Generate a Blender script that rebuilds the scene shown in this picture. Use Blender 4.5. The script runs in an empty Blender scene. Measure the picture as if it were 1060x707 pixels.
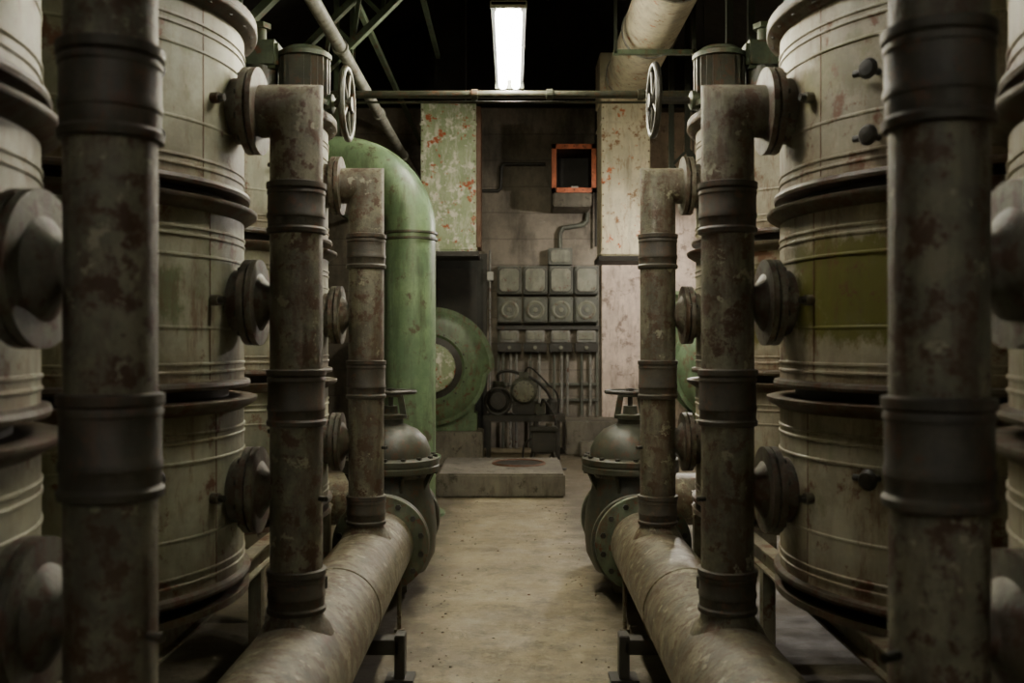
import bpy, bmesh, math, random
from mathutils import Vector, Matrix, Quaternion
random.seed(3)
H = 1.7
# ------------------------------------------------------------ materials
def new_mat(name):
    m = bpy.data.materials.new(name); m.use_nodes = True
    nt = m.node_tree; nt.nodes.clear()
    out = nt.nodes.new('ShaderNodeOutputMaterial')
    b = nt.nodes.new('ShaderNodeBsdfPrincipled')
    nt.links.new(b.outputs[0], out.inputs[0])
    return m, nt, b
def c4(c): return (c[0], c[1], c[2], 1.0)
def mixc(nt, fac, a, b):
    n = nt.nodes.new('ShaderNodeMix'); n.data_type = 'RGBA'
    for sock, v in ((n.inputs[0], fac), (n.inputs[6], a), (n.inputs[7], b)):
        if isinstance(v, bpy.types.NodeSocket): nt.links.new(v, sock)
        elif isinstance(v, (int, float)): sock.default_value = v
        else: sock.default_value = c4(v)
    return n.outputs[2]
def mth(nt, op, a, b=None, clamp=False):
    n = nt.nodes.new('ShaderNodeMath'); n.operation = op; n.use_clamp = clamp
    for i, v in enumerate((a, b)):
        if v is None: continue
        if isinstance(v, bpy.types.NodeSocket): nt.links.new(v, n.inputs[i])
        else: n.inputs[i].default_value = v
    return n.outputs[0]
def ramp(nt, s, lo, hi):
    n = nt.nodes.new('ShaderNodeMapRange'); n.clamp = True
    nt.links.new(s, n.inputs[0]); n.inputs[1].default_value = lo; n.inputs[2].default_value = hi
    return n.outputs[0]
def noise(nt, vec, scale, detail=6, rough=.6, stretch=None):
    if stretch:
        mp = nt.nodes.new('ShaderNodeMapping'); mp.inputs['Scale'].default_value = stretch
        nt.links.new(vec, mp.inputs[0]); vec = mp.outputs[0]
    n = nt.nodes.new('ShaderNodeTexNoise'); n.inputs['Scale'].default_value = scale
    n.inputs['Detail'].default_value = detail; n.inputs['Roughness'].default_value = rough
    nt.links.new(vec, n.inputs['Vector'])
    return n.outputs[0]
def paint(name, base, alt, rust=(.10, .035, .012), rust_t=.62, scale=3.0, streak=.5, rough=.55,
          bump=.25, metal=0.0, dark=(.02, .018, .012), patches=None, patch_col=(.09, .10, .02), rust2=None, rim_shade_rust=False, sf=9):
    m, nt, b = new_mat(name)
    tc = nt.nodes.new('ShaderNodeTexCoord'); oi = nt.nodes.new('ShaderNodeObjectInfo')
    cx = nt.nodes.new('ShaderNodeCombineXYZ')
    r = mth(nt, 'MULTIPLY', oi.outputs['Random'], 17.0)
    for i in range(3): nt.links.new(r, cx.inputs[i])
    va = nt.nodes.new('ShaderNodeVectorMath'); va.operation = 'ADD'
    nt.links.new(tc.outputs['Object'], va.inputs[0]); nt.links.new(cx.outputs[0], va.inputs[1])
    v = va.outputs[0]
    n1 = noise(nt, v, scale, 5, .7)
    col = mixc(nt, ramp(nt, n1, .40, .60), base, alt)
    if patches:
        sp = nt.nodes.new('ShaderNodeSeparateXYZ'); nt.links.new(tc.outputs['Object'], sp.inputs[0])
        nw = noise(nt, tc.outputs['Object'], 7, 7, .7); nw2 = noise(nt, tc.outputs['Object'], 5, 7, .7, (1.3, 1.1, .8))
        yy = mth(nt, 'ADD', sp.outputs[1], mth(nt, 'MULTIPLY', mth(nt, 'SUBTRACT', nw, .5), .42))
        zz = mth(nt, 'ADD', sp.outputs[2], mth(nt, 'MULTIPLY', mth(nt, 'SUBTRACT', nw2, .5), .42))
        for (y0, y1, z0, z1, s, k) in patches:
            f = mth(nt, 'MULTIPLY', ramp(nt, yy, y0, y0 + .05), ramp(nt, yy, y1, y1 - .05))
            f = mth(nt, 'MULTIPLY', f, ramp(nt, zz, z0, z0 + .05))
            f = mth(nt, 'MULTIPLY', f, ramp(nt, zz, z1, z1 - .04))
            f = mth(nt, 'MULTIPLY', f, ramp(nt, mth(nt, 'MULTIPLY', sp.outputs[0], -s), 0, .02))
            f = mth(nt, 'MULTIPLY', f, mth(nt, 'MULTIPLY', ramp(nt, n1, .22, .46), k))
            col = mixc(nt, f, col, patch_col)
    n2 = noise(nt, v, 1.0, 5, .65, (sf, sf, sf * .14))
    col = mixc(nt, mth(nt, 'MULTIPLY', ramp(nt, n2, .48, .74), streak), col, dark)
    n3 = noise(nt, v, scale * 2.3, 8, .72)
    rm = ramp(nt, n3, rust_t - .02, rust_t + .05)
    if rust_t < .67:
        n4 = noise(nt, v, 1.0, 5, .75, (13, 13, 3.2))
        col = mixc(nt, mth(nt, 'MULTIPLY', ramp(nt, n4, rust_t - .05, rust_t + .10), .7), col, rust)
    if rim_shade_rust:      # shade painted under each section's top rim, plus rust at its foot
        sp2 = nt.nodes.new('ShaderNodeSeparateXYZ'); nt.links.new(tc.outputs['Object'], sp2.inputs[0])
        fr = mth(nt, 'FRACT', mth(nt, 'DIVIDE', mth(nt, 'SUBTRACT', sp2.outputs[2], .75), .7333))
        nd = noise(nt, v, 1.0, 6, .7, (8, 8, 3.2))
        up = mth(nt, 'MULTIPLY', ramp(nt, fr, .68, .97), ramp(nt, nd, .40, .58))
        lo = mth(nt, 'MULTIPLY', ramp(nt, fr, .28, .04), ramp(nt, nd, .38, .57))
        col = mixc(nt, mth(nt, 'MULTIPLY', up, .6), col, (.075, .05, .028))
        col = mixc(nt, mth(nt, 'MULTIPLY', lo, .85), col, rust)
        nb = noise(nt, v, 1.6, 7, .75)
        col = mixc(nt, mth(nt, 'MULTIPLY', ramp(nt, nb, .48, .62), .55), col, (.125, .11, .068))
        nm = noise(nt, v, 2.1, 8, .75, (1, 1, .7))
        col = mixc(nt, mth(nt, 'MULTIPLY', ramp(nt, nm, .58, .65), .5), col, (.12, .135, .045))
    col = mixc(nt, rm, col, rust)
    if rust2:
        n5 = noise(nt, v, scale * 1.7, 7, .72)
        col = mixc(nt, ramp(nt, n5, rust2[1], rust2[1] + .03), col, rust2[0])
    nt.links.new(col, b.inputs['Base Color'])
    rr = mth(nt, 'ADD', mth(nt, 'MULTIPLY', n3, .35), rough - .17, True)
    nt.links.new(rr, b.inputs['Roughness']); b.inputs['Metallic'].default_value = metal
    bp = nt.nodes.new('ShaderNodeBump'); bp.inputs['Strength'].default_value = bump
    bp.inputs['Distance'].default_value = .01
    nt.links.new(n3, bp.inputs['Height'])
    nt.links.new(bp.outputs[0], b.inputs['Normal'])
    return m
def emis(name, col, s):
    m = bpy.data.materials.new(name); m.use_nodes = True; nt = m.node_tree; nt.nodes.clear()
    o = nt.nodes.new('ShaderNodeOutputMaterial'); e = nt.nodes.new('ShaderNodeEmission')
    e.inputs[0].default_value = c4(col); e.inputs[1].default_value = s
    nt.links.new(e.outputs[0], o.inputs[0]); m.cycles.emission_sampling = 'NONE'; return m

TANK_R = paint('tank_paint_r', (.39, .36, .255), (.28, .26, .18), rust_t=.59, scale=2.6, streak=.45, rust=(.125, .055, .024), rim_shade_rust=True, sf=5,
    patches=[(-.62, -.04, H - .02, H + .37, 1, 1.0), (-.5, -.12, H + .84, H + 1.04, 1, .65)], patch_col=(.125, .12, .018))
TANK_L = paint('tank_paint_l', (.36, .355, .25), (.25, .255, .175), rust_t=.59, scale=2.6, streak=.45, rust=(.125, .055, .024), rim_shade_rust=True, sf=5,
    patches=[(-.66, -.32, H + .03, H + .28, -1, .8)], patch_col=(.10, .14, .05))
TANK_RIM = paint('tank_rim', (.10, .09, .058), (.055, .046, .03), rust_t=.53, scale=5, streak=.6, rust=(.07, .03, .014))
GAP = paint('gasket_black', (.012, .011, .009), (.02, .016, .012), rust_t=.7)
RUSTY = paint('rust_seam', (.13, .06, .025), (.08, .035, .015), rust_t=.5)
PIPE = paint('riser_paint', (.185, .175, .115), (.09, .085, .056), rust_t=.53, scale=6, streak=.8, rust=(.068, .036, .018), bump=.9, rust2=((.25, .24, .165), .60))
NECK = paint('neck_paint', (.135, .13, .088), (.07, .066, .045), rust_t=.53, scale=7, streak=.6, rust=(.07, .035, .02), bump=.7)
SLEEVE = paint('coupling_rubber', (.065, .059, .04), (.036, .032, .022), rust_t=.57, scale=7, streak=.5, rough=.6, rust=(.085, .048, .027))
MANI = paint('manifold_paint', (.19, .175, .11), (.075, .068, .043), rust_t=.535, scale=7, streak=.2, rough=.42, bump=1.0, rust=(.085, .048, .024), rust2=((.29, .27, .185), .59))
FLG = paint('flange_green', (.10, .13, .075), (.06, .075, .045), rust_t=.57, scale=6)
VALVE = paint('valve_iron', (.055, .060, .038), (.030, .034, .023), rust_t=.57, scale=6, rough=.5, rust=(.075, .038, .018))
DARK = paint('dark_iron', (.020, .020, .015), (.030, .027, .02), rust_t=.66, rough=.5)
GREEN = paint('green_paint', (.165, .25, .13), (.10, .165, .088), rust_t=.60, scale=2.5, streak=.8, rust=(.07, .065, .035), dark=(.025, .03, .015), rough=.45)
BLOW = paint('blower_paint', (.13, .20, .105), (.085, .135, .07), rust_t=.58, scale=3.5, streak=.5, rust=(.11, .06, .03), rough=.4)
PGREEN = paint('peeling_green', (.36, .43, .26), (.28, .35, .20), rust_t=.545, scale=4.2, streak=.3,
    rust=(.70, .69, .60), rust2=((.38, .08, .02), .575), bump=.8)
PCREAM = paint('peeling_cream', (.68, .62, .45), (.54, .50, .36), rust_t=.59, scale=2.8, streak=.4,
    rust=(.25, .13, .06), rust2=((.48, .14, .05), .60), bump=.8)
REDR = paint('red_rust', (.66, .18, .075), (.46, .12, .05), rust_t=.58, rust=(.20, .07, .03), scale=6)
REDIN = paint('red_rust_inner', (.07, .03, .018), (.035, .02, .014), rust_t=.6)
FRAME = paint('frame_steel', (.22, .21, .145), (.13, .12, .08), rust_t=.56)
CONC = paint('concrete', (.17, .155, .115), (.11, .10, .077), rust_t=.58, rust=(.045, .04, .027), scale=2, streak=.4, rough=.8)
PINK = paint('plaster_pink', (.70, .58, .48), (.50, .41, .34), rust_t=.57, rust=(.26, .20, .16), scale=2.2, streak=.5, rough=.85, dark=(.18, .14, .11), bump=.9, sf=5)
CAB = paint('cabinet_grey', (.12, .13, .098), (.08, .085, .067), rust_t=.64, scale=4)
CABL = paint('cabinet_lid', (.23, .235, .178), (.16, .165, .122), rust_t=.61, scale=5)
GREY = paint('galvanised', (.27, .27, .235), (.17, .17, .15), rust_t=.60, scale=5)
ROOF = paint('roof_black', (.018, .016, .012), (.010, .009, .008), rust_t=.7, rough=.9)  # near-black for roof, gable and the duct top
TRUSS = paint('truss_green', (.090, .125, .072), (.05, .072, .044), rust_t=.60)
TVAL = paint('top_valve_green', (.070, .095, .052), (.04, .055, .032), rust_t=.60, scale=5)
TRUSSD = paint('truss_shaded', (.030, .036, .024), (.018, .022, .015), rust_t=.66)  # truss green darkened: shade put into the colour for the right side
WHITE = paint('lamp_enamel', (.55, .55, .5), (.45, .45, .4), rust_t=.75, bump=.05)
BACKM = paint('door_black', (.020, .022, .016), (.012, .013, .010), rust_t=.7)
CABLE = paint('cable_rubber', (.015, .014, .012), (.022, .02, .016), rust_t=.7)

def wall_mat():
    m, nt, b = new_mat('wall_board_marked_concrete')
    tc = nt.nodes.new('ShaderNodeTexCoord'); v = tc.outputs['Object']
    sp = nt.nodes.new('ShaderNodeSeparateXYZ'); nt.links.new(v, sp.inputs[0])
    nb = noise(nt, v, 3, 6)
    col = mixc(nt, ramp(nt, noise(nt, v, 1.6, 8, .7), .38, .62), (.33, .29, .23), (.17, .152, .12))
    fz = mth(nt, 'FRACT', mth(nt, 'DIVIDE', mth(nt, 'ADD', sp.outputs[2], mth(nt, 'MULTIPLY', nb, .05)), .42))
    line = mth(nt, 'LESS_THAN', fz, .045)
    col = mixc(nt, mth(nt, 'MULTIPLY', line, .4), col, (.05, .042, .035))
    fb = mth(nt, 'FLOOR', mth(nt, 'DIVIDE', sp.outputs[2], .42))
    wn = nt.nodes.new('ShaderNodeTexWhiteNoise'); wn.noise_dimensions = '1D'; nt.links.new(fb, wn.inputs['W'])
    col = mixc(nt, mth(nt, 'MULTIPLY', wn.outputs[0], .3), col, (.12, .105, .09))
    col = mixc(nt, mth(nt, 'MULTIPLY', ramp(nt, noise(nt, v, 1, 6, .7, (2.5, 2.5, .9)), .46, .64), .75), col, (.07, .062, .05))
    nt.links.new(col, b.inputs['Base Color']); b.inputs['Roughness'].default_value = .85
    bp = nt.nodes.new('ShaderNodeBump'); bp.inputs['Strength'].default_value = .6; bp.inputs['Distance'].default_value = .02
    nt.links.new(mth(nt, 'SUBTRACT', nb, mth(nt, 'MULTIPLY', line, .5)), bp.inputs['Height']); nt.links.new(bp.outputs[0], b.inputs['Normal'])
    return m
def floor_mat():
    m, nt, b = new_mat('floor_concrete')
    tc = nt.nodes.new('ShaderNodeTexCoord'); v = tc.outputs['Object']
    col = mixc(nt, ramp(nt, noise(nt, v, 1.3, 8, .7), .40, .60), (.30, .255, .155), (.18, .15, .092))
    col = mixc(nt, mth(nt, 'MULTIPLY', ramp(nt, noise(nt, v, 4, 9, .78), .50, .60), .7), col, (.09, .073, .044))
    col = mixc(nt, mth(nt, 'MULTIPLY', ramp(nt, noise(nt, v, 14, 7, .8), .53, .62), .45), col, (.37, .325, .22))
    col = mixc(nt, mth(nt, 'MULTIPLY', ramp(nt, noise(nt, v, 30, 3, .6), .64, .68), .8), col, (.05, .042, .027))
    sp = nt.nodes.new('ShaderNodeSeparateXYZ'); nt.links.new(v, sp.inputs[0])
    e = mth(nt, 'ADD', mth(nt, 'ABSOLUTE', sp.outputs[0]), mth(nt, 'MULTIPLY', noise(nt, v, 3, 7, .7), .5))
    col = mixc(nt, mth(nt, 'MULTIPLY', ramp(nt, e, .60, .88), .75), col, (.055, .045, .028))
    nt.links.new(col, b.inputs['Base Color'])
    nt.links.new(ramp(nt, noise(nt, v, 3, 6), .0, .80), b.inputs['Roughness'])
    bp = nt.nodes.new('ShaderNodeBump'); bp.inputs['Strength'].default_value = .7; bp.inputs['Distance'].default_value = .015
    nt.links.new(noise(nt, v, 9, 8, .78), bp.inputs['Height']); nt.links.new(bp.outputs[0], b.inputs['Normal'])
    return m
WALL = wall_mat(); FLOOR = floor_mat()

# ------------------------------------------------------------ mesh builder
class MB:
    def __init__(s): s.v = []; s.f = []; s.mi = []; s.mats = []
    def m(s, mat):
        if mat not in s.mats: s.mats.append(mat)
        return s.mats.index(mat)
    def add(s, vs, fs, mat):
        o = len(s.v); k = s.m(mat); s.v += [tuple(v) for v in vs]
        for f in fs: s.f.append(tuple(i + o for i in f)); s.mi.append(k)
    def lathe(s, prof, origin, axis, mat, segs=40):
        q = Vector((0, 0, 1)).rotation_difference(Vector(axis).normalized()); o = Vector(origin)
        vs = []; fs = []; n = len(prof)
        for (r, z) in prof:
            for j in range(segs):
                a = 2 * math.pi * j / segs
                vs.append(o + q @ Vector((r * math.cos(a), r * math.sin(a), z)))
        for i in range(n - 1):
            for j in range(segs):
                k = (j + 1) % segs
                fs.append((i * segs + j, i * segs + k, (i + 1) * segs + k, (i + 1) * segs + j))
        if prof[0][0] > 1e-4: fs.append(tuple(range(segs - 1, -1, -1)))
        if prof[-1][0] > 1e-4: fs.append(tuple((n - 1) * segs + j for j in range(segs)))
        s.add(vs, fs, mat)
    def cyl(s, p0, p1, r, mat, segs=24, r2=None):
        p0 = Vector(p0); p1 = Vector(p1)
        s.lathe([(r, 0), (r if r2 is None else r2, (p1 - p0).length)], p0, p1 - p0, mat, segs)
    def box(s, lo, hi, mat, bev=0.0):
        bm = bmesh.new(); bmesh.ops.create_cube(bm, size=1)
        c = [(lo[i] + hi[i]) / 2 for i in range(3)]; d = [abs(hi[i] - lo[i]) for i in range(3)]
        for v in bm.verts: v.co = Vector((v.co[i] * d[i] + c[i] for i in range(3)))
        if bev > 0: bmesh.ops.bevel(bm, geom=bm.edges[:], offset=min(bev, min(d) * .4), segments=2, affect='EDGES')
        bm.verts.index_update()
        s.add([v.co.copy() for v in bm.verts], [[v.index for v in f.verts] for f in bm.faces], mat); bm.free()
    def beam(s, p0, p1, w, h, mat):
        p0 = Vector(p0); p1 = Vector(p1); d = (p1 - p0); L = d.length; q = d.to_track_quat('X', 'Z')
        vs = [p0 + q @ Vector((x, y, z)) for x in (0, L) for y in (-w / 2, w / 2) for z in (-h / 2, h / 2)]
        s.add(vs, [(0, 1, 3, 2), (4, 6, 7, 5), (0, 4, 5, 1), (2, 3, 7, 6), (0, 2, 6, 4), (1, 5, 7, 3)], mat)
    def sweep(s, pts, r, mat, segs=32):
        pts = [Vector(p) for p in pts]; d = (pts[1] - pts[0]).normalized()
        q = Vector((0, 0, 1)).rotation_difference(d)
        ring = [pts[0] + q @ Vector((r * math.cos(2 * math.pi * j / segs), r * math.sin(2 * math.pi * j / segs), 0)) for j in range(segs)]
        vs = list(ring); fs = [tuple(range(segs - 1, -1, -1))]
        for i in range(1, len(pts)):
            d = (pts[i] - pts[i - 1]).normalized()
            n = d if i == len(pts) - 1 else (d + (pts[i + 1] - pts[i]).normalized()).normalized()
            ring = [v + d * ((pts[i] - v).dot(n) / d.dot(n)) for v in ring]
            vs += ring
            for j in range(segs):
                k = (j + 1) % segs
                fs.append(((i - 1) * segs + j, (i - 1) * segs + k, i * segs + k, i * segs + j))
        fs.append(tuple((len(pts) - 1) * segs + j for j in range(segs)))
        s.add(vs, fs, mat)
    def torus(s, c, axis, R, r, mat, a=40, b=10):
        q = Vector((0, 0, 1)).rotation_difference(Vector(axis).normalized()); c = Vector(c); vs = []; fs = []
        for i in range(a):
            t = 2 * math.pi * i / a
            for j in range(b):
                u = 2 * math.pi * j / b; rr = R + r * math.cos(u)
                vs.append(c + q @ Vector((rr * math.cos(t), rr * math.sin(t), r * math.sin(u))))
        for i in range(a):
            for j in range(b):
                fs.append((i * b + j, ((i + 1) % a) * b + j, ((i + 1) % a) * b + (j + 1) % b, i * b + (j + 1) % b))
        s.add(vs, fs, mat)
    def bolts(s, c, axis, R, n, r, h, mat, off=0.0):
        ax = Vector(axis).normalized(); q = Vector((0, 0, 1)).rotation_difference(ax); c = Vector(c)
        for i in range(n):
            t = 2 * math.pi * (i + off) / n
            s.lathe([(r, -h), (r, h)], c + q @ Vector((R * math.cos(t), R * math.sin(t), 0)), ax, mat, 6)
    def wheel(s, c, axis, R, r, mat, spokes=5):
        s.torus(c, axis, R, r, mat); ax = Vector(axis).normalized()
        q = Vector((0, 0, 1)).rotation_difference(ax); c = Vector(c)
        s.lathe([(r * 2.2, -r * 1.6), (r * 2.2, r * 1.6)], c, ax, mat, 16)
        for i in range(spokes):
            t = 2 * math.pi * (i + .25) / spokes
            s.cyl(c, c + q @ Vector((R * math.cos(t), R * math.sin(t), 0)), r * .7, mat, 8)
    def plate(s, c, w, h, y0, y1, ch, mat):
        x, z = c; a = w / 2; b = h / 2
        o = [(-a + ch, -b), (a - ch, -b), (a, -b + ch), (a, b - ch), (a - ch, b), (-a + ch, b), (-a, b - ch), (-a, -b + ch)]
        vs = [(x + p[0], y0, z + p[1]) for p in o] + [(x + p[0], y1, z + p[1]) for p in o]
        fs = [tuple(range(8)), tuple(range(15, 7, -1))] + [(i, (i + 1) % 8, 8 + (i + 1) % 8, 8 + i) for i in range(8)]
        s.add(vs, fs, mat)
    def done(s, name, loc=(0, 0, 0), sharp=35, flat=False):
        me = bpy.data.meshes.new(name); me.from_pydata(s.v, [], s.f)
        for m in s.mats: me.materials.append(m)
        me.polygons.foreach_set('material_index', s.mi)
        bm = bmesh.new(); bm.from_mesh(me); bmesh.ops.recalc_face_normals(bm, faces=bm.faces[:]); bm.to_mesh(me); bm.free()
        if not flat:
            me.polygons.foreach_set('use_smooth', [True] * len(me.polygons))
            me.set_sharp_from_angle(angle=math.radians(sharp))
        me.update()
        o = bpy.data.objects.new(name, me); o.location = loc
        bpy.context.scene.collection.objects.link(o); return o

def arc(c, r, a0, a1, n, plane='XZ'):
    out = []
    for i in range(n + 1):
        a = math.radians(a0 + (a1 - a0) * i / n)
        if plane == 'XZ': out.append((c[0] + r * math.cos(a), c[1], c[2] + r * math.sin(a)))
        else: out.append((c[0] + r * math.cos(a), c[1] + r * math.sin(a), c[2]))
    return out
def smooth(pts, n=8):      # Catmull-Rom through points
    P = [Vector(p) for p in pts]; P = [P[0] * 2 - P[1]] + P + [P[-1] * 2 - P[-2]]; out = []
    for i in range(1, len(P) - 2):
        for k in range(n):
            t = k / n; a, b_, c, d = P[i - 1], P[i], P[i + 1], P[i + 2]
            out.append(.5 * ((2 * b_) + (c - a) * t + (2 * a - 5 * b_ + 4 * c - d) * t * t + (-a + 3 * b_ - 3 * c + d) * t ** 3))
    out.append(P[-2]); return out

# ------------------------------------------------------------ room
WX = 5.2; YB = 15.5; YF = -2.6; ZW = 5.45
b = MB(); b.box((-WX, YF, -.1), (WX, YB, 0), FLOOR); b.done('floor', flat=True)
b = MB(); b.box((-WX, YB, 0), (WX, YB + .2, ZW), WALL); b.box((-WX, YB - .02, ZW), (WX, YB + .2, 7.6), ROOF); b.done('wall_back', flat=True)
b = MB(); b.box((-WX - .2, YF, 0), (-WX, YB, 4.9), WALL); b.done('wall_left', flat=True)
b = MB(); b.box((WX, YF, 0), (WX + .2, YB, 4.9), WALL); b.done('wall_right', flat=True)
b = MB(); b.box((-WX, YF - .2, 0), (WX, YF, 7.6), WALL); b.done('wall_front', flat=True)
b = MB()
for s in (-1, 1):
    b.add([(s * (WX + .3), YF, 4.9), (s * (WX + .3), YB, 4.9), (0, YB, 7.5), (0, YF, 7.5),
           (s * (WX + .3), YF, 5.0), (s * (WX + .3), YB, 5.0), (0, YB, 7.6), (0, YF, 7.6)],
          [(0, 1, 2, 3), (7, 6, 5, 4), (0, 4, 5, 1), (0, 3, 7, 4), (1, 5, 6, 2)], ROOF)
b.done('ceiling', flat=True)
b = MB(); b.box((1.43, YB - .12, 0), (3.6, YB, ZW - .1), PINK, .01); b.done('wall_pilaster', flat=True)

# knee-braced lattice roof trusses: curved leg, then a straight raking chord to the ridge
for Y in (6.9, 8.8, 12.0):
    for s in (-1, 1):
        b = MB(); zc = H + .2; Ri, Ro = 2.80, 3.08
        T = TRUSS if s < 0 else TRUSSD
        n = 6; A = [math.radians(45 * i / n) for i in range(n + 1)]
        def P(R, a): return Vector((s * R * math.cos(a), Y, zc + R * math.sin(a)))
        nodes = [(P(Ri, a), P(Ro, a)) for a in A]
        if s < 0 and Y < 10:
            d = Vector((1, 0, 1)).normalized(); L = 2.62
            for k in range(1, 8): nodes.append((P(Ri, A[-1]) + d * L * k / 7, P(Ro, A[-1]) + d * L * k / 7))
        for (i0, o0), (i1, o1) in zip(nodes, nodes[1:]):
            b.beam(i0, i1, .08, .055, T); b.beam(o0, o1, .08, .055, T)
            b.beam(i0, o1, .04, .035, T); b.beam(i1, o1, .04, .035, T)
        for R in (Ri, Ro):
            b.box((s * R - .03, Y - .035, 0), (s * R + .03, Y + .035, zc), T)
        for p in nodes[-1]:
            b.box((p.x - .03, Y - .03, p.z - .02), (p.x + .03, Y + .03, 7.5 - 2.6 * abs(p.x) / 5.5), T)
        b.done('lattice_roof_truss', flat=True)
b = MB()
for a in (146, 160):
    R = 3.13; x = R * math.cos(math.radians(a)); z = H + .2 + R * math.sin(math.radians(a))
    b.beam((x, 4.2, z), (x, YB - .03, z), .05, .05, TRUSS)
b.beam((-1.45, 5.0, H + 3.16), (-1.45, YB - .03, H + 3.16), .05, .06, TRUSS)
b.beam((-.95, 5.0, H + 3.66), (-.95, YB - .03, H + 3.66), .05, .06, TRUSS)
b.done('roof_purlins', flat=True)

# ------------------------------------------------------------ tanks
YL = (2.0, 3.72, 5.5); YR = (1.88, 3.72, 5.5); ZJ = (H - .95, H - .21, H + .52, H + 1.25); ZS = (H - .57, H + .15, H + .885)
TX = 1.82; TR = .76
def tank(s, Y, mat):
    b = MB()
    for k in range(3):
        z0, z1 = ZJ[k], ZJ[k + 1]
        g = .035
        b.lathe([(.70, z0 - .005), (.70, z0 + g)], (0, 0, 0), (0, 0, 1), GAP, 96)
        b.lathe([(.70, z0 + g), (TR + .022, z0 + g), (TR + .026, z0 + g + .012), (TR + .022, z0 + g + .024), (TR, z0 + g + .03)], (0, 0, 0), (0, 0, 1), TANK_RIM, 96)
        P = [(TR, z0 + g + .028)]
        for zz in (.10, .13, .26, z1 - z0 - .215, z1 - z0 - .145, z1 - z0 - .118):
            t = .005 if zz != .26 else .003
            P += [(TR, z0 + zz - .007), (TR + t, z0 + zz - .004), (TR + t, z0 + zz + .003), (TR, z0 + zz + .006)]
        P += [(TR, z1 - .052)]
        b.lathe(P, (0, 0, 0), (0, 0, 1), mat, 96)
        b.lathe([(TR, z1 - .054), (TR + .012, z1 - .048), (TR + .048, z1 - .026), (TR + .052, z1 - .018), (TR + .052, z1 - .008), (TR + .04, z1 - .005), (.70, z1 - .005)],
                (0, 0, 0), (0, 0, 1), TANK_RIM, 96)
        for a in ((194 + k * 3),):
            t = math.radians(a) if s > 0 else math.pi - math.radians(a)
            cx, cy = math.cos(t), math.sin(t)
            q = [Vector((cx * R - cy * w, cy * R + cx * w, z)) for z in (z0 + .07, z1 - .055) for R in (TR - .01, TR + .0012) for w in (-.002, .002)]
            b.add(q, [(2, 3, 7, 6), (0, 2, 6, 4), (1, 5, 7, 3)], RUSTY)
        zc = ZS[k]
        b.lathe([(.125, 0), (.125, .055), (.165, .06), (.165, .085)], (-s * (TR - .02), 0, zc), (-s, 0, 0), NECK, 40)
        b.bolts((-s * (TR + .052), 0, zc), (1, 0, 0), .147, 10, .011, .022, DARK)
        specs = [(219, ZS[k] + (.02 if k == 2 else .11 if k == 0 else 9)), (196, zc)]
        if k == 2: specs.append((219, zc - .20))
        for a, z in specs:
            if z > 5: continue
            t = math.radians(a) if s > 0 else math.pi - math.radians(a)
            n = Vector((math.cos(t), math.sin(t), 0)); p = n * TR + Vector((0, 0, z))
            if a == 219:
                b.cyl(p - n * .02, p + n * .06, .012, DARK, 10)
                b.lathe([(.004, -.018), (.026, -.014), (.036, 0), (.026, .014), (.004, .018)], p + n * .065, n, DARK, 14)
                tg = Vector((-n.y, n.x, 0))
                b.cyl(p + n * .035 - tg * .07, p + n * .035 + tg * .012, .012, DARK, 8)
            else:
                b.cyl(p - n * .02, p + n * .03, .02, NECK, 12); b.lathe([(.014, 0), (.014, .02)], p + n * .03, n, DARK, 6)
    b.lathe([(.70, ZJ[0] - .005), (TR + .02, ZJ[0] - .005), (TR + .02, ZJ[0] - .03), (.60, ZJ[0] - .035), (.2, ZJ[0] - .04), (.2, ZJ[0] - .2), (.08, ZJ[0] - .25)], (0, 0, 0), (0, 0, 1), TANK_RIM, 96)
    zt = ZJ[3]
    b.lathe([(TR + .05, zt - .005), (TR + .05, zt + .02), (.68, zt + .022), (.5, zt + .07), (.2, zt + .10), (.001, zt + .105)], (0, 0, 0), (0, 0, 1), TANK_RIM, 96)
    b.bolts((0, 0, zt), (0, 0, 1), TR + .022, 36, .014, .04, DARK)
    return b.done('filter_tank', (s * TX, Y, 0))
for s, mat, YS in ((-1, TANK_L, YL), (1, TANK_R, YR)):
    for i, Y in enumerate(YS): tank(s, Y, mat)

# ------------------------------------------------------------ support frames
for s in (-1, 1):
    b = MB(); zt = ZJ[0] - .036; x0, x1 = s * 1.22, s * 2.42
    for x in (x0, x1):
        b.box((x - .035, 1.0, zt - .012), (x + .035, 6.4, zt), FRAME); b.box((x - .006, 1.0, zt - .09), (x + .006, 6.4, zt - .012), FRAME)
        b.box((x - .035, 1.0, zt - .10), (x + .035, 6.4, zt - .09), FRAME)
        for y in (1.05, 2.81, 4.61, 6.33):
            b.box((x - .03, y - .03, 0), (x + .03, y + .03, zt - .10), FRAME)
            b.box((x - .07, y - .07, 0), (x + .07, y + .07, .012), FRAME)
    for y in (1.05, 2.81, 4.61, 6.33):
        b.box((min(x0, x1), y - .03, zt - .10), (max(x0, x1), y + .03, zt - .012), FRAME)
    b.done('tank_support_frame', flat=True)

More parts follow.
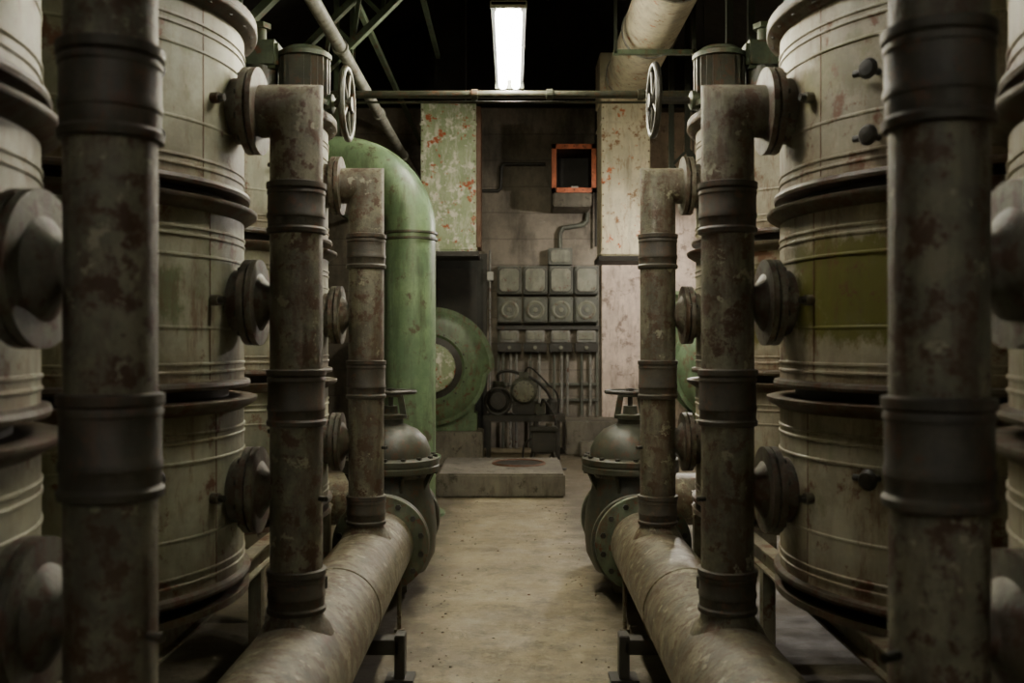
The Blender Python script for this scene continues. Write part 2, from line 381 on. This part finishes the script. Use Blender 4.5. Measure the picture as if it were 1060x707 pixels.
# ------------------------------------------------------------ manifold and risers
ZM = H - 1.28; RM = .21; PX = .83
def coupling(b, x, y, z0, z1, R=.1):
    b.lathe([(R, z0), (R + .012, z0 + .004), (R + .014, z0 + .020), (R + .007, z0 + .028), (R + .008, z0 + .06), (R + .011, z0 + .064), (R + .011, z0 + .078), (R + .008, z0 + .084),
             (R + .008, z1 - .05), (R + .011, z1 - .046), (R + .011, z1 - .036), (R + .007, z1 - .03), (R + .014, z1 - .024), (R + .014, z1 - .004), (R, z1)], (x, y, 0), (0, 0, 1), SLEEVE, 40)
def manifold(s, YS):
    b = MB(); X = s * PX
    b.sweep([(X, .9, ZM), (X, 6.09, ZM)], RM, MANI, 56)
    b.lathe([(RM, 0), (.27, .0), (.27, .03), (.2, .05), (.001, .07)], (X, .9, ZM), (0, -1, 0), MANI, 40)
    b.lathe([(RM, -.02), (.225, -.01), (.30, 0), (.305, .005), (.305, .04), (.3, .045), (RM, .045)], (X, 6.09, ZM), (0, 1, 0), FLG, 56)
    b.bolts((X, 6.10, ZM), (0, 1, 0), .263, 14, .019, .03, DARK, .5)
    for y in (2.75, 4.55):
        b.torus((X, y, ZM), (0, 1, 0), RM, .005, MANI, 48, 8)
    for i, y in enumerate(YS):
        R = .092 if i == 0 else .1
        b.sweep([(X, y, ZM + .12), (X, y, ZS[2]), (s * .985, y, ZS[2])], R, PIPE, 48)
        b.lathe([(.145, ZM + .155), (.128, ZM + .19), (R + .004, ZM + .225), (R, ZM + .24)], (X, y, 0), (0, 0, 1), MANI, 40)
        for z0, z1 in ((H + .41, H + .61), (H - .325, H - .105), (H - 1.04, H - .87)):
            coupling(b, X, y, z0, z1, R)
        for k in range(3):
            z = ZS[k]; xf = s * .985
            if k < 2:
                b.lathe([(.05, 0), (.055, .09), (.072, .105), (.125, .14), (.13, .15)], (s * .835, y, z), (s, 0, 0), NECK, 36)
            b.lathe([(.12, -.02), (.165, -.018), (.165, .003), (.1, .006)], (xf + s * .0, y, z), (s, 0, 0), NECK, 40)
        b.cyl((X - s * .09, y - .03, H - .60), (X - s * .125, y - .05, H - .60), .010, DARK, 8)
    for y in (1.6, 4.85):
        for t in (-.27, .27):
            b.box((X + t - .025, y - .05, 0), (X + t + .025, y + .05, .235), DARK, .004)
            b.box((X + t - .07, y - .07, 0), (X + t + .07, y + .07, .02), DARK)
        b.box((X - .27, y - .05, .14), (X + .27, y + .05, .214), DARK, .004)
    b.cyl((X - s * .17, 5.65, 0), (X - s * .17, 5.65, ZM - .1), .013, PIPE, 10)
    b.cyl((X - s * .17, 5.65, 0), (X - s * .17, 5.65, .02), .03, PIPE, 12)
    b.cyl((X, 4.2, ZM + RM - .01), (X, 4.2, ZM + RM + .05), .028, DARK, 12)
    return b.done('pipe_manifold')
manifold(-1, YL); manifold(1, YR)

# ------------------------------------------------------------ gate valves
def gate_valve(s):
    b = MB(); X = s * (PX - .02 if s > 0 else PX); Y = 6.62
    y0 = 6.14
    b.lathe([(RM, 0), (.30, 0), (.305, .005), (.305, .04), (.3, .045), (.235, .055), (.22, .10), (.24, .2), (.24, .62), (.22, .75), (.235, .85), (.3, .86), (.305, .87), (.305, .9), (RM, .905)],
            (X, y0, ZM), (0, 1, 0), VALVE, 48)
    b.lathe([(.12, ZM - .34), (.24, ZM - .28), (.30, ZM - .16), (.315, ZM), (.30, ZM + .16), (.265, ZM + .27), (.255, ZM + .36), (.27, ZM + .385), (.325, ZM + .395), (.33, ZM + .40), (.33, ZM + .435), (.325, ZM + .44),
             (.325, ZM + .447), (.33, ZM + .45), (.33, ZM + .485), (.32, ZM + .49), (.275, ZM + .50), (.27, ZM + .55), (.24, ZM + .62), (.18, ZM + .68), (.10, ZM + .715), (.085, ZM + .72), (.085, ZM + .75), (.11, ZM + .755), (.11, ZM + .78), (.05, ZM + .785), (.045, ZM + .84), (.001, ZM + .84)],
            (X, Y, 0), (0, 0, 1), VALVE, 56)
    b.bolts((X, Y, ZM + .443), (0, 0, 1), .302, 16, .017, .065, DARK)
    for t in (-1, 1):
        b.beam((X + t * .09, Y, ZM + .76), (X + t * .065, Y, ZM + .91), .025, .04, VALVE)
    b.box((X - .075, Y - .03, ZM + .90), (X + .075, Y + .03, ZM + .925), VALVE, .004)
    b.cyl((X, Y, ZM + .8), (X, Y, ZM + .96), .017, DARK, 12)
    b.wheel((X, Y, H - .345), (0, 0, 1), .165, .014, DARK, 5)
    for a in range(8):
        t = math.radians(a * 45 + 22)
        b.beam((X + .24 * math.cos(t), Y + .24 * math.sin(t), ZM + .26), (X + .30 * math.cos(t), Y + .30 * math.sin(t), ZM + .385), .02, .03, VALVE)
    b.box((X - .12, Y - .12, 0), (X + .12, Y + .12, ZM - .30), CONC, .01)
    b.done('gate_valve')
    b = MB()
    pts = [(X, y0 + .952, ZM), (X, 7.45, ZM)] + [(X + s * (.4 - .4 * math.cos(a)), 7.45 + .4 * math.sin(a), ZM) for a in [math.radians(15 * i) for i in range(1, 7)]] + [(X + s * 2.2, 7.85, ZM)]
    b.sweep(pts, RM, MANI, 40)
    b.lathe([(RM, 0), (.3, 0), (.305, .005), (.305, .04), (RM, .045)], (X, y0 + .907, ZM), (0, 1, 0), FLG, 40)
    b.box((X + s * 1.2 - .1, 7.7, 0), (X + s * 1.2 + .1, 8.0, ZM - RM + .01), CONC)
    b.done('discharge_pipe')
gate_valve(-1); gate_valve(1)

# ------------------------------------------------------------ top valves over third tanks
for s in (-1, 1):
    b = MB(); Y = 5.45; z = ZJ[3] + .07
    X0 = s * 1.42
    b.cyl((X0, Y, z), (X0, Y, z + .26), .10, VALVE, 28)
    b.lathe([(.10, 0), (.15, .0), (.15, .03), (.10, .035)], (X0, Y, z + .06), (0, 0, 1), TVAL, 28)
    b.box((X0 - .12, Y - .10, z + .20), (X0 + .12, Y + .10, z + .36), TVAL, .02)
    b.cyl((X0 - s * .02, Y, z + .28), (X0 + s * .35, Y, z + .28), .075, VALVE, 24)
    b.lathe([(.075, 0), (.12, 0), (.12, .03), (.075, .03)], (X0 + s * .16, Y, z + .28), (s, 0, 0), TVAL, 24)
    b.cyl((X0, Y, z + .36), (X0, Y, z + .46), .035, TVAL, 14); b.lathe([(.06, 0), (.06, .03)], (X0, Y, z + .44), (0, 0, 1), TVAL, 6)
    X1 = s * 1.17
    b.cyl((X1, Y, z), (X1, Y, z + .30), .12, TVAL, 30)
    for i in range(20):
        t = 2 * math.pi * i / 20
        b.beam((X1 + .12 * math.cos(t), Y + .12 * math.sin(t), z + .02), (X1 + .12 * math.cos(t), Y + .12 * math.sin(t), z + .27), .016, .045, VALVE)
    b.lathe([(.15, z + .27), (.15, z + .295), (.10, z + .33), (.001, z + .34)], (X1, Y, 0), (0, 0, 1), TVAL, 30)
    b.lathe([(.15, z - .0), (.15, z + .03)], (X1, Y, 0), (0, 0, 1), TVAL, 30)
    xw = s * .80 if s > 0 else -.93
    zw = H + 1.36 if s > 0 else H + 1.34
    b.cyl((X1 - s * .08, Y, zw), (xw, Y, zw), .02, DARK, 12)
    b.lathe([(.055, 0), (.055, .05), (.035, .06)], (X1 - s * .11, Y, zw), (-s, 0, 0), TVAL, 18)
    b.wheel((xw, Y, zw), (1, 0, 0), .195, .018, DARK if s > 0 else VALVE, 5)
    b.box((X1 - .1, Y - .1, z - .04), (X1 + .1, Y + .1, z + .0), TVAL)
    b.done('handwheel_valve')

# ------------------------------------------------------------ big green pipe
b = MB(); GX = -1.0; GY = 9.5; GR = .25; zc = H + 1.76; Rb = .68
pts = [(GX, GY, 0.02), (GX, GY, zc - Rb)] + arc((GX - Rb, GY, zc - Rb), Rb, 0, 90, 12)[1:] + [(-4.9, GY, zc)]
b.sweep(pts, GR, GREEN, 48)
for z in (H + 1.06, H + 1.0): b.lathe([(GR, z - .012), (GR + .02, z - .01), (GR + .02, z + .01), (GR, z + .012)], (GX, GY, 0), (0, 0, 1), VALVE, 48)
b.lathe([(GR, 0), (GR + .09, 0), (GR + .09, .03), (GR, .03)], (GX, GY, .0), (0, 0, 1), GREEN, 48)
b.lathe([(GR, 0), (GR + .05, 0), (GR + .05, .03), (GR, .03)], (GX, GY, .55), (0, 0, 1), GREEN, 48)
b.done('green_vent_pipe')

# ------------------------------------------------------------ rectangular ducts and round duct
def rduct(x0, x1, y0, y1, z0, z1, mat):
    b = MB(); b.box((x0, y0, z0), (x1, y1, z1), mat, .008)
    for z in (z0 + .03, z1 - .30):
        b.box((x0 - .014, y0 - .014, z), (x1 + .014, y1 + .014, z + .025), mat)
    b.box((x0 - .035, y0 - .035, z0 - .055), (x1 + .035, y1 + .035, z0 + .008), GAP)
    for x in (x0 + .02, x1 - .02):
        for k in range(14):
            b.lathe([(.010, 0), (.010, .012)], (x, y0 - .001, z0 + .1 + k * (z1 - z0 - .2) / 13), (0, -1, 0), RUSTY, 6)
    return b
b = rduct(-1.16, -.46, 12.3, 12.9, H + 1.14, H + 3.05, PGREEN)
b.box((-1.0, 12.4, H + 3.05), (-.6, 12.8, 6.95), ROOF)
b.box((-.455, 12.32, H + 1.2), (-.40, 12.85, H + 3.0), RUSTY, .004)
b.done('peeling_green_duct')
b = rduct(1.14, 1.76, 12.3, 12.95, H + 1.08, H + 3.08, PCREAM)
b.box((1.12, 12.3, H + 3.08), (1.82, 12.95, H + 3.68), PCREAM, .01)
b.sweep([(1.47, 4.6, H + 3.32), (1.47, 12.32, H + 3.32)], .29, PCREAM, 48)
for y in (5.2, 6.9, 8.6, 10.3, 12.0): b.lathe([(.29, -.02), (.305, -.018), (.305, .018), (.29, .02)], (1.47, y, H + 3.32), (0, 1, 0), GREY, 48)
b.box((1.05, 9.95, H + 2.965), (1.9, 10.02, H + 3.01), TRUSS)
for x in (1.07, 1.88): b.box((x - .015, 9.95, H + 2.97), (x + .015, 10.02, H + 4.0), TRUSSD)
b.done('cream_air_duct')

# square red duct stub
b = MB(); x0, x1, z0, z1 = .60, 1.27, H + 2.25, H + 2.98; ya = 14.6
w = .07; YBm = YB - .003
for (a, c, d, e) in ((x0, x1, z0, z0 + w), (x0, x1, z1 - w, z1), (x0, x0 + w, z0, z1), (x1 - w, x1, z0, z1)):
    b.box((a, ya - .03, d), (c, ya, e), REDR)
t = .02
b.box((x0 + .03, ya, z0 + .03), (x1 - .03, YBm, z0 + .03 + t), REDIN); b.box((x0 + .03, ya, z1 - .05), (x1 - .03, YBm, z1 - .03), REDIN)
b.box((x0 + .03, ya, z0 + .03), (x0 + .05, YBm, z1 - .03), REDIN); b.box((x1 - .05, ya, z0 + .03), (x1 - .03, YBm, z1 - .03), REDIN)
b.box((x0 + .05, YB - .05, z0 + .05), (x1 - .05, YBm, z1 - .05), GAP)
b.box((x0 + .02, ya + .05, z0 - .2), (x1 - .06, YBm, z0 + .02), CONC, .02)
b.box((x0 + .30, ya + .02, z0 + .05), (x0 + .40, ya + .12, z0 + .10), WHITE)
for k in range(5):
    u = x0 + .06 + k * (x1 - x0 - .12) / 4
    for zz in (z0 + .035, z1 - .035): b.lathe([(.010, 0), (.010, .014)], (u, ya - .03, zz), (0, -1, 0), DARK, 6)
b.done('red_vent_duct', flat=True)

# ------------------------------------------------------------ overhead pipes
b = MB(); b.sweep([(-1.46, 4.6, H + 2.5), (-1.46, YB - .01, H + 2.5)], .055, GREY, 20)
for y in (6, 8.2, 10.6, 13): b.lathe([(.055, -.03), (.07, -.028), (.07, .028), (.055, .03)], (-1.46, y, H + 2.5), (0, 1, 0), GREY, 20)
for y in (6.9, 8.8): b.beam((-1.46, y, H + 2.55), (-1.46, y, H + 2.66), .03, .02, TRUSS)
b.done('overhead_conduit_pipe')
b = MB(); b.sweep([(-2.75, 9.0, H + 2.3), (2.75, 9.0, H + 2.3)], .036, VALVE, 16)
for x in (-.35, .35, 1.2): b.lathe([(.036, -.03), (.05, -.028), (.05, .028), (.036, .03)], (x, 9.0, H + 2.3), (1, 0, 0), VALVE, 16)
b.sweep([(-2.75, 9.03, H + 2.235), (2.75, 9.03, H + 2.235)], .012, VALVE, 8)
b.done('cross_pipe')

# ------------------------------------------------------------ lamps
def lamp(x, y0, y1, z, mt, top, power, col, w=.105):
    b = MB()
    b.box((x - w, y0, z + .05), (x + w, y1, z + .075), WHITE, .004)
    for t in (-1, 1):
        b.add([(x + t * w, y0, z + .05), (x + t * (w - .03), y0, z + .02), (x + t * (w - .03), y1, z + .02), (x + t * w, y1, z + .05),
               (x + t * (w - .004), y0, z + .052), (x + t * (w - .036), y0, z + .024), (x + t * (w - .036), y1, z + .024), (x + t * (w - .004), y1, z + .052)],
              [(0, 1, 2, 3), (7, 6, 5, 4), (1, 5, 6, 2), (0, 3, 7, 4)], WHITE)
        b.cyl((x + t * .048, y0 + .03, z + .015), (x + t * .048, y1 - .03, z + .015), .032, mt, 12)
    b.box((x - w - .004, y0, z + .035), (x + w + .004, y0 + .03, z + .08), CAB, .004)
    b.box((x - w - .004, y1 - .03, z - .012), (x + w + .004, y1, z + .08), CAB, .004)
    for y in (y0 + .25, y1 - .25): b.cyl((x - .0, y, z + .07), (x - .0, y, top), .006, DARK, 6)
    o = b.done('fluorescent_lamp')
    for i in range(2):
        L = bpy.data.lights.new('tube_glow', 'POINT'); L.energy = power / 2; L.color = col; L.shadow_soft_size = .035
        lo = bpy.data.objects.new('tube_glow', L); bpy.context.scene.collection.objects.link(lo)
        lo.location = (x, y0 + (y1 - y0) * (.27 + .46 * i), z - .03); lo.parent = o
EM = emis('fluorescent_tube', (1, .98, .92), 60)
lamp(-.02, 5.66, 7.32, H + 1.92, EM, 7.42, 135, (1, .90, .56))
lamp(.0, 3.25, 4.9, H + 1.97, EM, 7.42, 42, (1, .87, .50))
lamp(-.02, 8.45, 9.6, H + 2.72, EM, 7.42, 190, (1, .92, .68))  # added lamp, unseen behind the nearer fixture, brightens the back wall
lamp(2.35, 11.6, 12.8, H + 1.9, EM, 6.2, 450, (1, .91, .80))
lamp(.0, -1.9, -.4, H + 1.95, EM, 7.42, 8, (1, .78, .46))  # weak fill lamp added behind the camera to lift the foreground

# ------------------------------------------------------------ slab, plinths, manhole
b = MB(); b.box((-.82, 10.5, 0), (.58, 12.0, .26), CONC, .02)
b.torus((.08, 11.4, .262), (0, 0, 1), .30, .018, RUSTY, 40, 8); b.lathe([(.28, .255), (.28, .268), (.05, .272)], (.08, 11.4, 0), (0, 0, 1), DARK, 40)
b.done('concrete_slab_manhole')
b = MB(); b.box((.80, 14.45, 0), (1.9, YB - .13, .50), CONC, .02); b.box((1.0, 14.15, 0), (1.7, 14.45, .22), CONC, .02); b.done('concrete_plinth', flat=True)
# flakes of paint and grit lying on the floor
b = MB()
for i in range(260):
    sx = random.choice((-1, 1)); x = sx * (.56 - abs(random.gauss(0, .13))) if random.random() < .8 else random.uniform(-.5, .5)
    y = random.uniform(2.5, 10.3) if random.random() < .85 else random.uniform(12.2, 14)
    r = random.uniform(.004, .011); n = random.randint(4, 6); a0 = random.random() * 6
    ring = [(x + r * random.uniform(.6, 1.2) * math.cos(a0 + 2 * math.pi * j / n), y + r * random.uniform(.6, 1.2) * math.sin(a0 + 2 * math.pi * j / n)) for j in range(n)]
    h = random.uniform(.002, .006)
    b.add([(p[0], p[1], 0) for p in ring] + [(x + (p[0] - x) * .7, y + (p[1] - y) * .7, h) for p in ring],
          [tuple(range(n - 1, -1, -1)), tuple(range(n, 2 * n))] + [(j, (j + 1) % n, n + (j + 1) % n, n + j) for j in range(n)], random.choice((RUSTY, CABL, SLEEVE, CONC)))
b.done('floor_debris', flat=True)

# ------------------------------------------------------------ blowers
def blower(X):
    b = MB(); Y0, Y1 = 13.2, 13.75; Z = H - .36; R = .82
    n = 48; vs = []
    def rad(a): return R * (1 - .10 * ((a % (2 * math.pi)) / (2 * math.pi)))
    ring = [(X + rad(2 * math.pi * i / n) * math.cos(2 * math.pi * i / n), Z + rad(2 * math.pi * i / n) * math.sin(2 * math.pi * i / n)) for i in range(n)]
    for (y, k) in ((Y0 - .10, .74), (Y0 - .07, .88), (Y0, 1.0), (Y1, 1.0)):
        vs += [(X + (p[0] - X) * k, y, Z + (p[1] - Z) * k) for p in ring]
    fs = [tuple(range(n)), tuple(range(4 * n - 1, 3 * n - 1, -1))]
    for q in range(3): fs += [(q * n + i, q * n + (i + 1) % n, (q + 1) * n + (i + 1) % n, (q + 1) * n + i) for i in range(n)]
    b.add(vs, fs, BLOW)
    for y in (Y0, Y1):
        vs = []
        for (yy, k) in ((y - .02, .96), (y - .02, 1.04), (y + .02, 1.04), (y + .02, .96)):
            vs += [(X + (p[0] - X) * k, yy, Z + (p[1] - Z) * k) for p in ring]
        fs = []
        for q in range(4):
            for i in range(n): fs.append((q * n + i, q * n + (i + 1) % n, ((q + 1) % 4) * n + (i + 1) % n, ((q + 1) % 4) * n + i))
        b.add(vs, fs, BLOW)
    Yf = Y0 - .10
    b.lathe([(.50, 0), (.50, .03), (.46, .035), (.42, .0)], (X, Yf, Z), (0, -1, 0), BLOW, 48)
    b.lathe([(.43, .002), (.40, .006), (.34, .02)], (X, Yf, Z), (0, -1, 0), DARK, 40)
    b.lathe([(.34, .0), (.33, .08), (.28, .12), (.24, .13), (.22, .14), (.10, .15), (.09, .24), (.05, .26)], (X, Yf, Z), (0, -1, 0), PGREEN, 32)
    for i in range(16):
        t = 2 * math.pi * i / 16
        b.lathe([(.014, 0), (.014, .05)], (X + .48 * math.cos(t), Yf, Z + .48 * math.sin(t)), (0, -1, 0), DARK, 6)
    b.box((X - .80, Y0 + .02, Z + .0), (X - .40, Y1 - .02, Z + 1.05), BLOW, .01)
    b.box((X - .87, Y0 - .03, Z + 1.0), (X - .35, Y1 + .03, Z + 1.05), BLOW)
    b.box((X - .55, Y0 + .04, .47), (X + .62, Y1 - .04, .72), BLOW, .01)
    b.box((X + .45, Y0 + .02, .60), (X + .58, Y1 - .02, 1.0), BLOW, .01)
    b.box((X - .8, Y0 - .1, 0), (X + .70, Y1 + .05, .47), CONC, .02)
    b.done('centrifugal_blower')
blower(-1.10); blower(3.0)

# ------------------------------------------------------------ door
b = MB(); dx0, dx1, dz = -1.30, -.46, H + 1.32
b.box((dx0, YB - .05, 0), (dx1, YB - .01, dz), BACKM)
for (a, c, z0, z1) in ((dx0 - .08, dx0, 0, dz + .08), (dx1, dx1 + .06, 0, dz + .08), (dx0, dx1, dz, dz + .08)):
    b.box((a, YB - .08, z0), (c, YBm, z1), DARK)
b.box((dx0 + .1, YB - .06, .2), (dx1 - .1, YB - .05, 1.3), DARK, .004); b.box((dx0 + .1, YB - .06, 1.5), (dx1 - .1, YB - .05, dz - .15), DARK, .004)
b.cyl((dx1 - .1, YB - .10, 1.35), (dx1 - .22, YB - .10, 1.35), .014, GREY, 10); b.cyl((dx1 - .1, YB - .05, 1.35), (dx1 - .1, YB - .11, 1.35), .014, GREY, 10)
b.done('door_1')

# ------------------------------------------------------------ electrical cabinet bank
b = MB(); k = .0153; yb = YBm; yf = YB - .24
def PX_(x): return (x - 530) * k
def PZ_(y): return H + (353.5 - y) * k
cols = [PX_(514 + 26.6 * (i + .5)) for i in range(4)]
for row, (zt, zb) in enumerate(((PZ_(275), PZ_(305)), (PZ_(307), PZ_(335)))):
    for i, x in enumerate(cols):
        cz = (zt + zb) / 2; h = zt - zb - .02; w = .385
        b.box((x - w / 2, yf, cz - h / 2), (x + w / 2, yb, cz + h / 2), CAB, .012)
        if row == 0:
            b.plate((x, cz), w - .05, h - .05, yf - .03, yf, .05, DARK); b.plate((x, cz), w - .08, h - .08, yf - .042, yf - .03, .04, CABL)
        else:
            b.plate((x, cz), w - .05, h - .04, yf - .03, yf, .03, CAB)
            b.lathe([(.15, 0), (.15, .015), (.12, .03), (.10, .02), (.04, .02), (.035, .04), (.001, .042)], (x, yf - .03, cz), (0, -1, 0), CABL, 24)
            b.lathe([(.095, .021), (.095, .024)], (x, yf - .03, cz), (0, -1, 0), CAB, 20)
        for t in (-1, 1):
            for u in (-1, 1): b.lathe([(.014, 0), (.014, .02)], (x + t * (w / 2 - .025), yf, cz + u * (h / 2 - .025)), (0, -1, 0), DARK, 6)
x = PX_(580); b.box((x - .19, yf, PZ_(274)), (x + .19, yb, PZ_(257)), CAB, .012); b.plate((x, PZ_(265.5)), .30, .19, yf - .03, yf, .03, CABL)
b.box((PX_(514), YB - .14, PZ_(341)), (PX_(621), yb, PZ_(337)), DARK)
for i, x in enumerate(cols):
    w = .30; zt, zb = PZ_(342), PZ_(363)
    b.box((x - w / 2, yf + .05, zb + .13), (x + w / 2, yb, zt), GREY, .012); b.box((x - w / 2 + .03, yf + .03, zb + .18), (x + w / 2 - .03, yf + .05, zt - .03), CABL)
    b.box((x - w / 2 - .03, yf + .02, zb - .02), (x + w / 2 + .03, yb, zb + .12), DARK, .01)
    b.lathe([(.03, 0), (.03, .03)], (x, yf + .02, zb + .05), (0, -1, 0), CABL, 10)
    for t in ((-.07, .07) if i % 2 else (-.10, .02, .11)):
        b.cyl((x + t, YB - .10, zb), (x + t, YB - .10, .52 if x > .7 else .0), .024, GREY if t > 0 else CAB, 10)
for z in (1.0, .75): b.box((PX_(512), YB - .08, z), (PX_(621), YB - .03, z + .04), CAB)
for x in (PX_(516), PX_(619)): b.box((x - .02, YB - .06, .52), (x + .02, YB - .01, PZ_(275)), CAB)
b.done('electrical_cabinet_bank')

# conduits and socket
b = MB()
b.sweep([(PX_(494), YB - .04, PZ_(196)), (PX_(515), YB - .04, PZ_(196)), (PX_(518), YB - .04, PZ_(193)), (PX_(519), YB - .04, PZ_(171)), (PX_(522), YB - .04, PZ_(168)), (PX_(565), YB - .04, PZ_(168))], .028, DARK, 10)
b.done('electrical_conduit')
b = MB()
b.sweep([(PX_(580), YB - .1, PZ_(256)), (PX_(580), YB - .1, PZ_(241)), (PX_(583), YB - .1, PZ_(235)), (PX_(604), YB - .1, PZ_(232)), (PX_(608), YB - .1, PZ_(228)), (PX_(609), YB - .1, PZ_(219))], .035, CAB, 10)
b.done('electrical_conduit')
b = MB()
b.sweep([(PX_(507), YB - .12, PZ_(258)), (PX_(507), YB - .12, .0)], .018, GREY, 8)
b.box((PX_(504), YB - .18, PZ_(290)), (PX_(511), YBm, PZ_(281)), WHITE, .01)
b.done('socket_and_cable')
b = MB(); b.sweep([(PX_(617), YB - .16, PZ_(115)), (PX_(617), YB - .16, PZ_(255))], .02, DARK, 8)
b.done('electrical_conduit')

# ------------------------------------------------------------ motor pump on stand
b = MB(); Y0 = 14.1; zt = .64
b.box((-.42, Y0 - .25, zt - .09), (.76, Y0 - .19, zt), DARK, .004); b.box((-.42, Y0 + .19, zt - .09), (.76, Y0 + .25, zt), DARK, .004)
b.box((-.42, Y0 - .19, zt - .02), (.76, Y0 + .19, zt), DARK)
for x in (-.34, .66):
    for y in (Y0 - .2, Y0 + .2): b.box((x - .03, y - .03, 0), (x + .03, y + .03, zt - .05), DARK)
mx, mz = .17, H - .72
b.lathe([(.05, -.05), (.19, -.04), (.195, 0), (.195, .36), (.18, .38), (.16, .42), (.06, .44)], (mx, Y0 + .22, mz), (0, -1, 0), CAB, 32)
for i in range(24):
    t = 2 * math.pi * i / 24
    b.beam((mx + .195 * math.cos(t), Y0 + .2, mz + .195 * math.sin(t)), (mx + .195 * math.cos(t), Y0 - .12, mz + .195 * math.sin(t)), .012, .03, CAB)
b.lathe([(.15, 0), (.15, .03), (.09, .05), (.03, .05), (.03, .08)], (mx, Y0 - .2, mz), (0, -1, 0), CABL, 28)
for i in range(6):
    t = math.pi * i / 6
    b.beam((mx - .14 * math.cos(t), Y0 - .235, mz - .14 * math.sin(t)), (mx + .14 * math.cos(t), Y0 - .235, mz + .14 * math.sin(t)), .012, .012, DARK)
b.box((mx - .16, Y0 - .15, zt), (mx + .16, Y0 + .15, mz - .14), DARK, .01)
b.box((mx - .07, Y0 - .08, mz + .18), (mx + .07, Y0 + .08, mz + .28), CAB, .01)
b.lathe([(.17, 0), (.17, .22), (.12, .24), (.12, .27)], (-.20, Y0 + .1, zt + .2), (0, -1, 0), DARK, 28)
b.box((-.34, Y0 - .1, zt), (-.06, Y0 + .14, zt + .12), DARK, .01)
b.cyl((-.20, Y0, zt + .3), (-.20, Y0, zt + .48), .085, VALVE, 20)
for i in range(6): b.lathe([(.11, 0), (.11, .01)], (-.20, Y0, zt + .33 + i * .025), (0, 0, 1), VALVE, 20)
b.torus((-.20, Y0 - .2, zt + .2), (0, 1, 0), .19, .018, DARK, 32, 8)
b.beam((-.20, Y0 - .2, zt + .39), (mx, Y0 - .2, mz + .12), .02, .012, DARK); b.beam((-.20, Y0 - .2, zt + .01), (mx, Y0 - .2, mz - .12), .02, .012, DARK)
b.sweep(smooth([(-.20, Y0, zt + .46), (-.20, Y0, zt + .58), (-.05, Y0, zt + .63), (.3, Y0, zt + .52), (.5, Y0, zt + .34), (.58, Y0, zt + .2)]), .022, DARK, 8)
b.lathe([(.09, 0), (.09, .18), (.05, .22)], (.58, Y0, zt), (0, 0, 1), DARK, 20)
b.box((.34, Y0 - .12, zt), (.48, Y0 + .08, zt + .16), VALVE, .01)
b.sweep(smooth([(.41, Y0 - .1, zt + .12), (.46, Y0 - .24, zt + .22), (.62, Y0 - .28, zt - .05), (.60, Y0 - .30, .25), (.50, Y0 - .32, .014), (.1, Y0 - .33, .014), (-.2, Y0 - .31, .014)]), .013, CABLE, 8)
b.sweep(smooth([(mx, Y0 - .05, mz + .26), (mx + .1, Y0 - .12, mz + .34), (mx + .35, Y0 - .1, mz + .1), (mx + .5, Y0 + .1, .9), (mx + .52, Y0 + .27, .5)]), .012, CABLE, 8)
b.done('motor_pump_set')
b = MB(); X, Y = .42, 13.0
b.box((-.16 + X, Y - .14, .20), (X + .16, Y + .14, .52), DARK, .03)
b.box((-.19 + X, Y - .16, .50), (X + .19, Y + .16, .56), DARK, .015)
b.cyl((X - .1, Y, .56), (X - .1, Y, .62), .03, DARK, 12); b.cyl((X + .08, Y, .56), (X + .08, Y, .60), .045, VALVE, 12)
for t in (-1, 1):
    for u in (-1, 1): b.beam((X + t * .13, Y + u * .1, .22), (X + t * .18, Y + u * .15, 0), .04, .04, DARK)
b.sweep(smooth([(X - .17, Y - .05, .4), (X - .26, Y - .08, .3), (X - .27, Y - .1, .1), (X - .22, Y - .22, .014), (X - .0, Y - .3, .014), (X + .3, Y - .22, .014)]), .013, CABLE, 8)
b.done('black_equipment_case')

# ------------------------------------------------------------ world, camera
w = bpy.data.worlds.new('world'); bpy.context.scene.world = w; w.use_nodes = True
w.node_tree.nodes['Background'].inputs[0].default_value = (.02, .02, .02, 1); w.node_tree.nodes['Background'].inputs[1].default_value = .3
cam = bpy.data.cameras.new('camera'); co = bpy.data.objects.new('camera', cam); bpy.context.scene.collection.objects.link(co)
co.location = (0, 0, H); co.rotation_euler = (math.pi / 2, 0, 0)
cam.sensor_width = 36; cam.lens = 36 * 1000 / 1060; cam.clip_start = .02
cam.dof.use_dof = True; cam.dof.focus_distance = 6.5; cam.dof.aperture_fstop = 2.8
bpy.context.scene.camera = co
